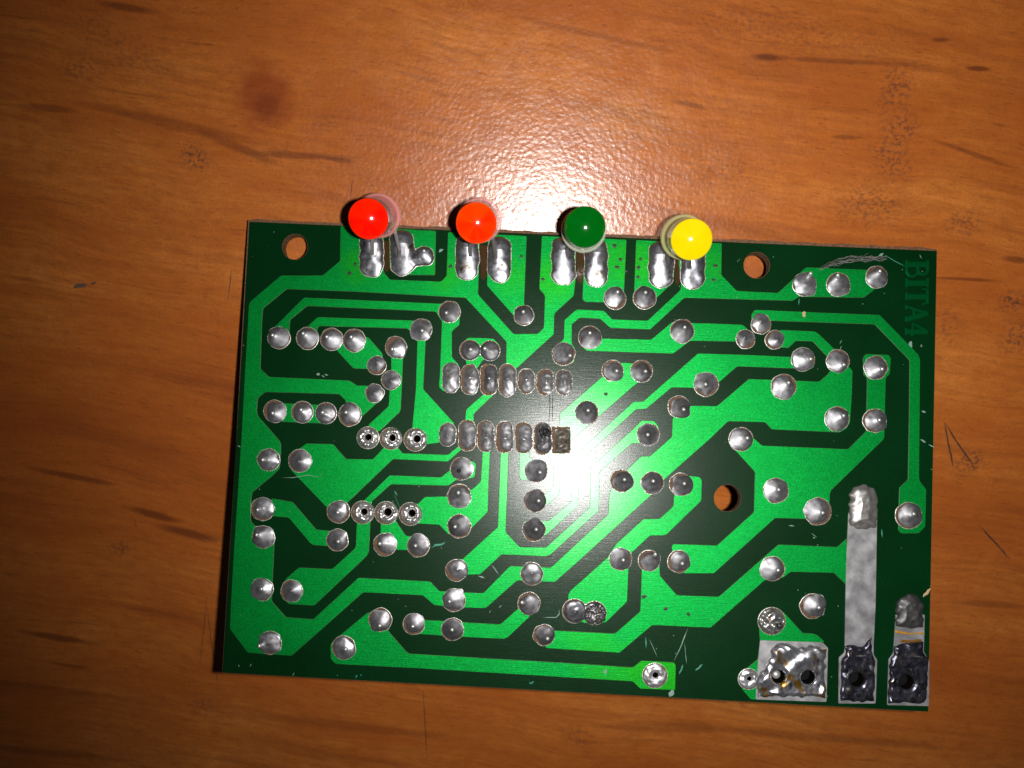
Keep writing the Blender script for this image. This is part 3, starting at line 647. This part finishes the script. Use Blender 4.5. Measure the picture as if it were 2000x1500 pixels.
mass('solder_lump', [(1515,1252),(1560,1262),(1592,1258),(1614,1268),(1612,1364),(1560,1362),(1520,1362),(1478,1362),(1478,1340),(1470,1332),(1480,1316),(1500,1296),(1504,1268)], FEETH[:2], .05, .013, 52, M_amber, 320, edge=9, wamp=1.6)
mass('solder_lump', [(1648,1262),(1660,1258),(1682,1262),(1700,1245),(1703,1243),(1704,1278),(1710,1290),(1708,1370),(1640,1370),(1641,1284),(1648,1278)], [FEETH[2]], .028, .0035, 18, M_black, 330, edge=6)
mass('solder_lump', [(1745,1262),(1770,1252),(1803,1252),(1803,1274),(1813,1292),(1812,1350),(1806,1374),(1734,1374),(1734,1300),(1738,1284),(1745,1278)], [FEETH[3]], .030, .0045, 24, M_black, 340, edge=6)
mass('flux_ridge', [(1746,1229),(1775,1235),(1803,1234),(1803,1239),(1773,1240),(1746,1236)], [], .012, .003, 9, plain('amber_flux', (.40, .20, .03), .25), 350, edge=3, wamp=.5)
mass('flux_ridge', [(1757,1248),(1780,1250),(1800,1247),(1800,1252),(1778,1257),(1757,1254)], [], .012, .003, 9, plain('dark_flux', (.16, .07, .012), .25), 352, edge=3, wamp=.5)
# lead ball down in the left screw hole
a = Vector(B(1520, 1321)); lathe('lead_ball', [(.02, -.16), (.05, -.13), (.058, -.10), (.045, -.07), (.012, -.055)], Matrix.Translation(a), board, M_lead, 20)
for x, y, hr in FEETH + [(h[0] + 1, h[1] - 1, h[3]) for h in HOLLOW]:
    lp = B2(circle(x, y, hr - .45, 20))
    mesh('bore', [(a_, b_, -.158) for a_, b_ in lp] + [(a_, b_, .0085) for a_, b_ in lp], [(k + 20, (k + 1) % 20 + 20, (k + 1) % 20, k) for k in range(20)], board, [M_bore], smooth=True)
# half-burnt joint above the big pad
x, y, r = 1507, 1213, 25.5
l_ = wob(360, .012, 15); j = field('solder_joint', (x - 30, y - 30, x + 30, y + 30), lambda X, Y: s_circle(x, y, r)(X, Y) + wob(361, .8, 20)(X, Y), lambda X, Y, d: ZS + .05 * np.sqrt(np.clip(d / 12, 0, 1)) + l_(X, Y) * np.clip(d / 5, 0, 1), board, [solder_mat('torn_solder', (.12, .115, .11), (.50, .49, .47), .8, .36, .45)])
j['label'] = 'torn joint with a black burnt gap'
opening(s_circle(x, y, r + 2), (x - 30, y - 30, x + 30, y + 30), j)
mass('burnt_gap', [(1505,1218),(1524,1214),(1531,1218),(1529,1226),(1518,1232),(1514,1226),(1500,1222)], [], .055, .01, 8, M_soot, 365, j, edge=2)
mass('copper_core', [(1493,1204),(1499,1201),(1504,1206),(1502,1212),(1495,1212)], [], .075, .002, 8, plain('cut_copper', (.36, .20, .13), .4, .6), 370, j, edge=2, wamp=.4)

# ------------------------------------------------------------------ lettering BITA4 along the right edge (reads downwards)
def G(u, v, y0, wid):                        # glyph space: u along the word, v from foot to cap
    yy = y0 + u * wid; return (1771.5 + v * 41 - (yy - 508) * .01, yy)
def letter(y0, wid, strokes):
    v, f = [], []
    for si, (pts, th) in enumerate(strokes):
        P = [Vector((*B(*G(a, b, y0, wid))[:2], 0)) for a, b in pts]; n = len(P); z = .0075 - si * .0004
        b0 = len(v)
        for i, p in enumerate(P):
            t = (P[min(i + 1, n - 1)] - P[max(i - 1, 0)]).normalized(); q = Vector((-t.y, t.x, 0)) * th * .026
            v += [tuple(p - q), tuple(p - q * .6 + Vector((0, 0, z))), tuple(p + q * .6 + Vector((0, 0, z))), tuple(p + q)]
        for i in range(n - 1):
            a = b0 + i * 4
            for k in range(3): f.append((a + k, a + 4 + k, a + 5 + k, a + 1 + k))
        f.append((b0, b0 + 1, b0 + 2, b0 + 3)); e = b0 + (n - 1) * 4; f.append((e + 3, e + 2, e + 1, e))
    return mesh('letter', v, f, board, [M_letter])
arc = lambda cu, cv, ru, rv, a0, a1, n=9: [(cu + ru * math.cos(a), cv + rv * math.sin(a)) for a in np.linspace(math.radians(a0), math.radians(a1), n)]
letter(508, 33, [([(.24,.03),(.24,.97)],1.5),([(.02,1),(.55,1)]+arc(.55,.77,.30,.23,90,-90)+[(.24,.53)],.8),([(.02,0),(.58,0)]+arc(.58,.265,.38,.265,-90,90)+[(.24,.54)],.8)])
letter(543, 19, [([(.5,.03),(.5,.97)],1.5),([(.05,1),(.95,1)],.7),([(.05,0),(.95,0)],.7)])
letter(564, 30, [([(.5,.03),(.5,.97)],1.5),([(.02,.74),(.04,1),(.96,1),(.98,.74)],.8),([(.25,0),(.75,0)],.7)])
letter(596, 32, [([(.10,.02),(.50,1)],.7),([(.48,1),(.88,.02)],1.5),([(.24,.36),(.76,.36)],.7),([(0,0),(.26,0)],.7),([(.70,0),(1,0)],.7)])
letter(630, 27, [([(.66,.02),(.66,1)],1.4),([(.64,1),(.05,.30),(.98,.30)],.8),([(.42,0),(.90,0)],.7)])

# ------------------------------------------------------------------ scratches, chips and flecks on the lacquer
M_scr = plain('pale_scratch', (.17, .27, .22), .5); M_teal = plain('teal_scratch', (.02, .20, .13), .45); M_tan = plain('tan_chip', (.42, .30, .16), .6); M_cut = plain('dark_cut', (.012, .014, .012), .6)
for pts, wd, m in [([(550,933),(572,933),(600,928),(628,932)],.008,M_scr),([(842,1070),(850,1065),(862,1064),(870,1058)],.022,M_teal),([(960,1103),(967,1112),(974,1122)],.010,M_scr),
     ([(934,1125),(947,1129)],.024,M_scr),([(974,1187),(980,1182)],.012,M_scr),([(955,1197),(959,1192)],.012,M_scr),([(1060,1206),(1086,1206),(1092,1200),(1092,1190)],.012,M_scr),
     ([(1344,1226),(1330,1262),(1316,1292)],.011,M_scr),([(1337,1255),(1341,1297)],.007,M_scr),([(1261,1244),(1262,1266)],.020,M_teal),([(1268,1248),(1284,1283)],.006,M_scr),
     ([(1358,1310),(1365,1305),(1372,1297)],.018,M_teal),([(1334,1298),(1331,1308),(1326,1317)],.018,M_teal),([(1798,858),(1803,861),(1808,864)],.024,M_scr),([(1813,868),(1826,874)],.014,M_scr),
     ([(1800,802),(1808,806)],.028,M_scr),([(1779,666),(1778,673),(1780,680)],.040,M_scr),([(1797,677),(1802,675)],.020,M_scr),([(618,732),(625,730)],.034,M_scr),([(628,733),(634,737)],.016,M_scr),([(634,731),(641,733)],.020,M_scr),
     ([(1570,608),(1570,614),(1571,620)],.042,M_tan),([(1803,1166),(1810,1158),(1818,1149)],.034,M_tan),([(1307,1360),(1312,1353),(1316,1349)],.052,M_scr),([(1560,596),(1561,582)],.016,M_teal),
     ([(467,1303),(466,1298)],.012,M_scr),([(488,1302),(491,1296)],.014,M_scr),([(571,1320),(575,1313)],.012,M_scr),([(694,1324),(698,1318)],.022,M_teal),([(704,1320),(706,1317)],.02,M_teal),
     ([(1073,758),(1074,790),(1072,832)],.010,M_cut),([(1080,758),(1079,800),(1080,830)],.008,M_cut),([(1177,1310),(1182,1316),(1186,1306)],.014,M_scr),([(1183,1305),(1181,1318)],.02,M_scr),
     ([(769,962),(776,980),(784,1000)],.006,M_teal),([(770,958),(776,968)],.012,M_teal),([(464,870),(470,873)],.016,M_scr),([(1722,1033),(1723,1050)],.02,M_teal),([(1716,499),(1726,495)],.04,M_scr),
     ([(1728,498),(1748,510),(1768,520)],.010,M_teal),([(1796,497),(1800,505)],.012,M_scr),([(1640,672),(1644,664)],.012,M_scr),([(1644,676),(1641,680)],.010,M_scr),([(1034,1332),(1037,1336),(1043,1330)],.016,M_teal),
     ([(834,475),(818,489),(812,493)],.010,M_cut),([(857,492),(865,486)],.045,M_scr),([(1588,1049),(1592,1051)],.02,M_scr),([(1540,1026),(1552,1028)],.02,M_scr),([(1584,1041),(1596,1050)],.008,M_scr)]:
    on = any(inside(p, *pts[len(pts) // 2]) for p in TR)
    ribbon('scratch', pts, wd, .0078 if on else .0003, board, m, lambda x, y: B(x, y))

for x, y, q in [(683,533,4),(1200,479,4),(1212,506,4),(1205,521,5),(1397,519,5),(1393,546,4),(1222,528,3),(1060,545,4),(1018,500,3),(880,520,4),(694,515,3),(1247,522,4),(1251,505,3),(1246,540,3),(1344,1198,3),(1300,1188,4),(1258,1164,5),(1183,769,4),(841,489,4)]:
    ribbon('fleck', [(x - q, y), (x, y + 1), (x + q, y)], .045, .0078 if any(inside(p, x, y) for p in TR) else .0003, board, M_cut, lambda x, y: B(x, y), True, .003)
# ------------------------------------------------------------------ parts on the hidden side that hold the board up
M_blk = plain('black_plastic', (.006, .006, .0065), .8, 0, Specular_IOR_Level=.1)
def under_box(name, px, py, w_, d_, m, h=None):
    x, y, _ = B(px, py); hh = h or (gap(px, py + 60) - .03)
    return prism(name, [(x - w_, y - d_), (x + w_, y - d_), (x + w_, y + d_), (x - w_, y + d_)], [], -hh, -.162, 0, board, [m])
under_box('chip', 990, 800, .95, .32, M_blk, .55)
under_box('terminal_block', 1552, 1318, .62, .30, M_blk, .75)
under_box('terminal_block', 1722, 1322, .60, .30, M_blk, .75)
under_box('relay', 1540, 1150, .9, .65, M_blk, None)
for px, py in ((640, 1180), (860, 1150)):
    x, y, _ = B(px, py); lathe('capacitor', [(.3, -.18), (.3, -(gap(px, py + 20) - .06)), (.27, -(gap(px, py + 20) - .03))], Matrix.Translation((x, y, 0)), board, plain('blue_sleeve', (.02, .04, .16), .4), 24)

# ------------------------------------------------------------------ wisp of lint over the upper right joints
lr = random.Random(3); v, f = [], []
for k in range(20):
    u0 = lr.uniform(0, .75); u1 = min(1.0, u0 + lr.uniform(.2, .55)); n = 7; off = lr.gauss(0, 3.4); b0 = len(v); wv = .0022
    for i in range(n):
        u = u0 + (u1 - u0) * i / (n - 1)
        px = 1592 + 140 * u; py = 533 - 26 * min(u / .5, 1) ** .7 + (-4 if u > .7 else 0) + off * (.25 + min(u, 1 - u) * 1.5 + .3) + lr.gauss(0, 1.7)
        x, y, z = B(px, py, .03 + .05 * math.sin(u * 3.1) + lr.uniform(0, .02))
        v += [(x, y - wv, z), (x, y + wv, z), (x, y, z + wv)]
    for i in range(n - 1):
        a = b0 + 3 * i
        for q in range(3): f.append((a + q, a + (q + 1) % 3, a + 3 + (q + 1) % 3, a + 3 + q))
lint = mesh('lint', v, f, None, [plain('grey_lint', (.20, .19, .18), .8)]); lint.matrix_world = BOARD
lint['label'] = 'thin wisp of grey lint caught on the three joints beside the lettering'; lint['category'] = 'lint'; lint['kind'] = 'stuff'
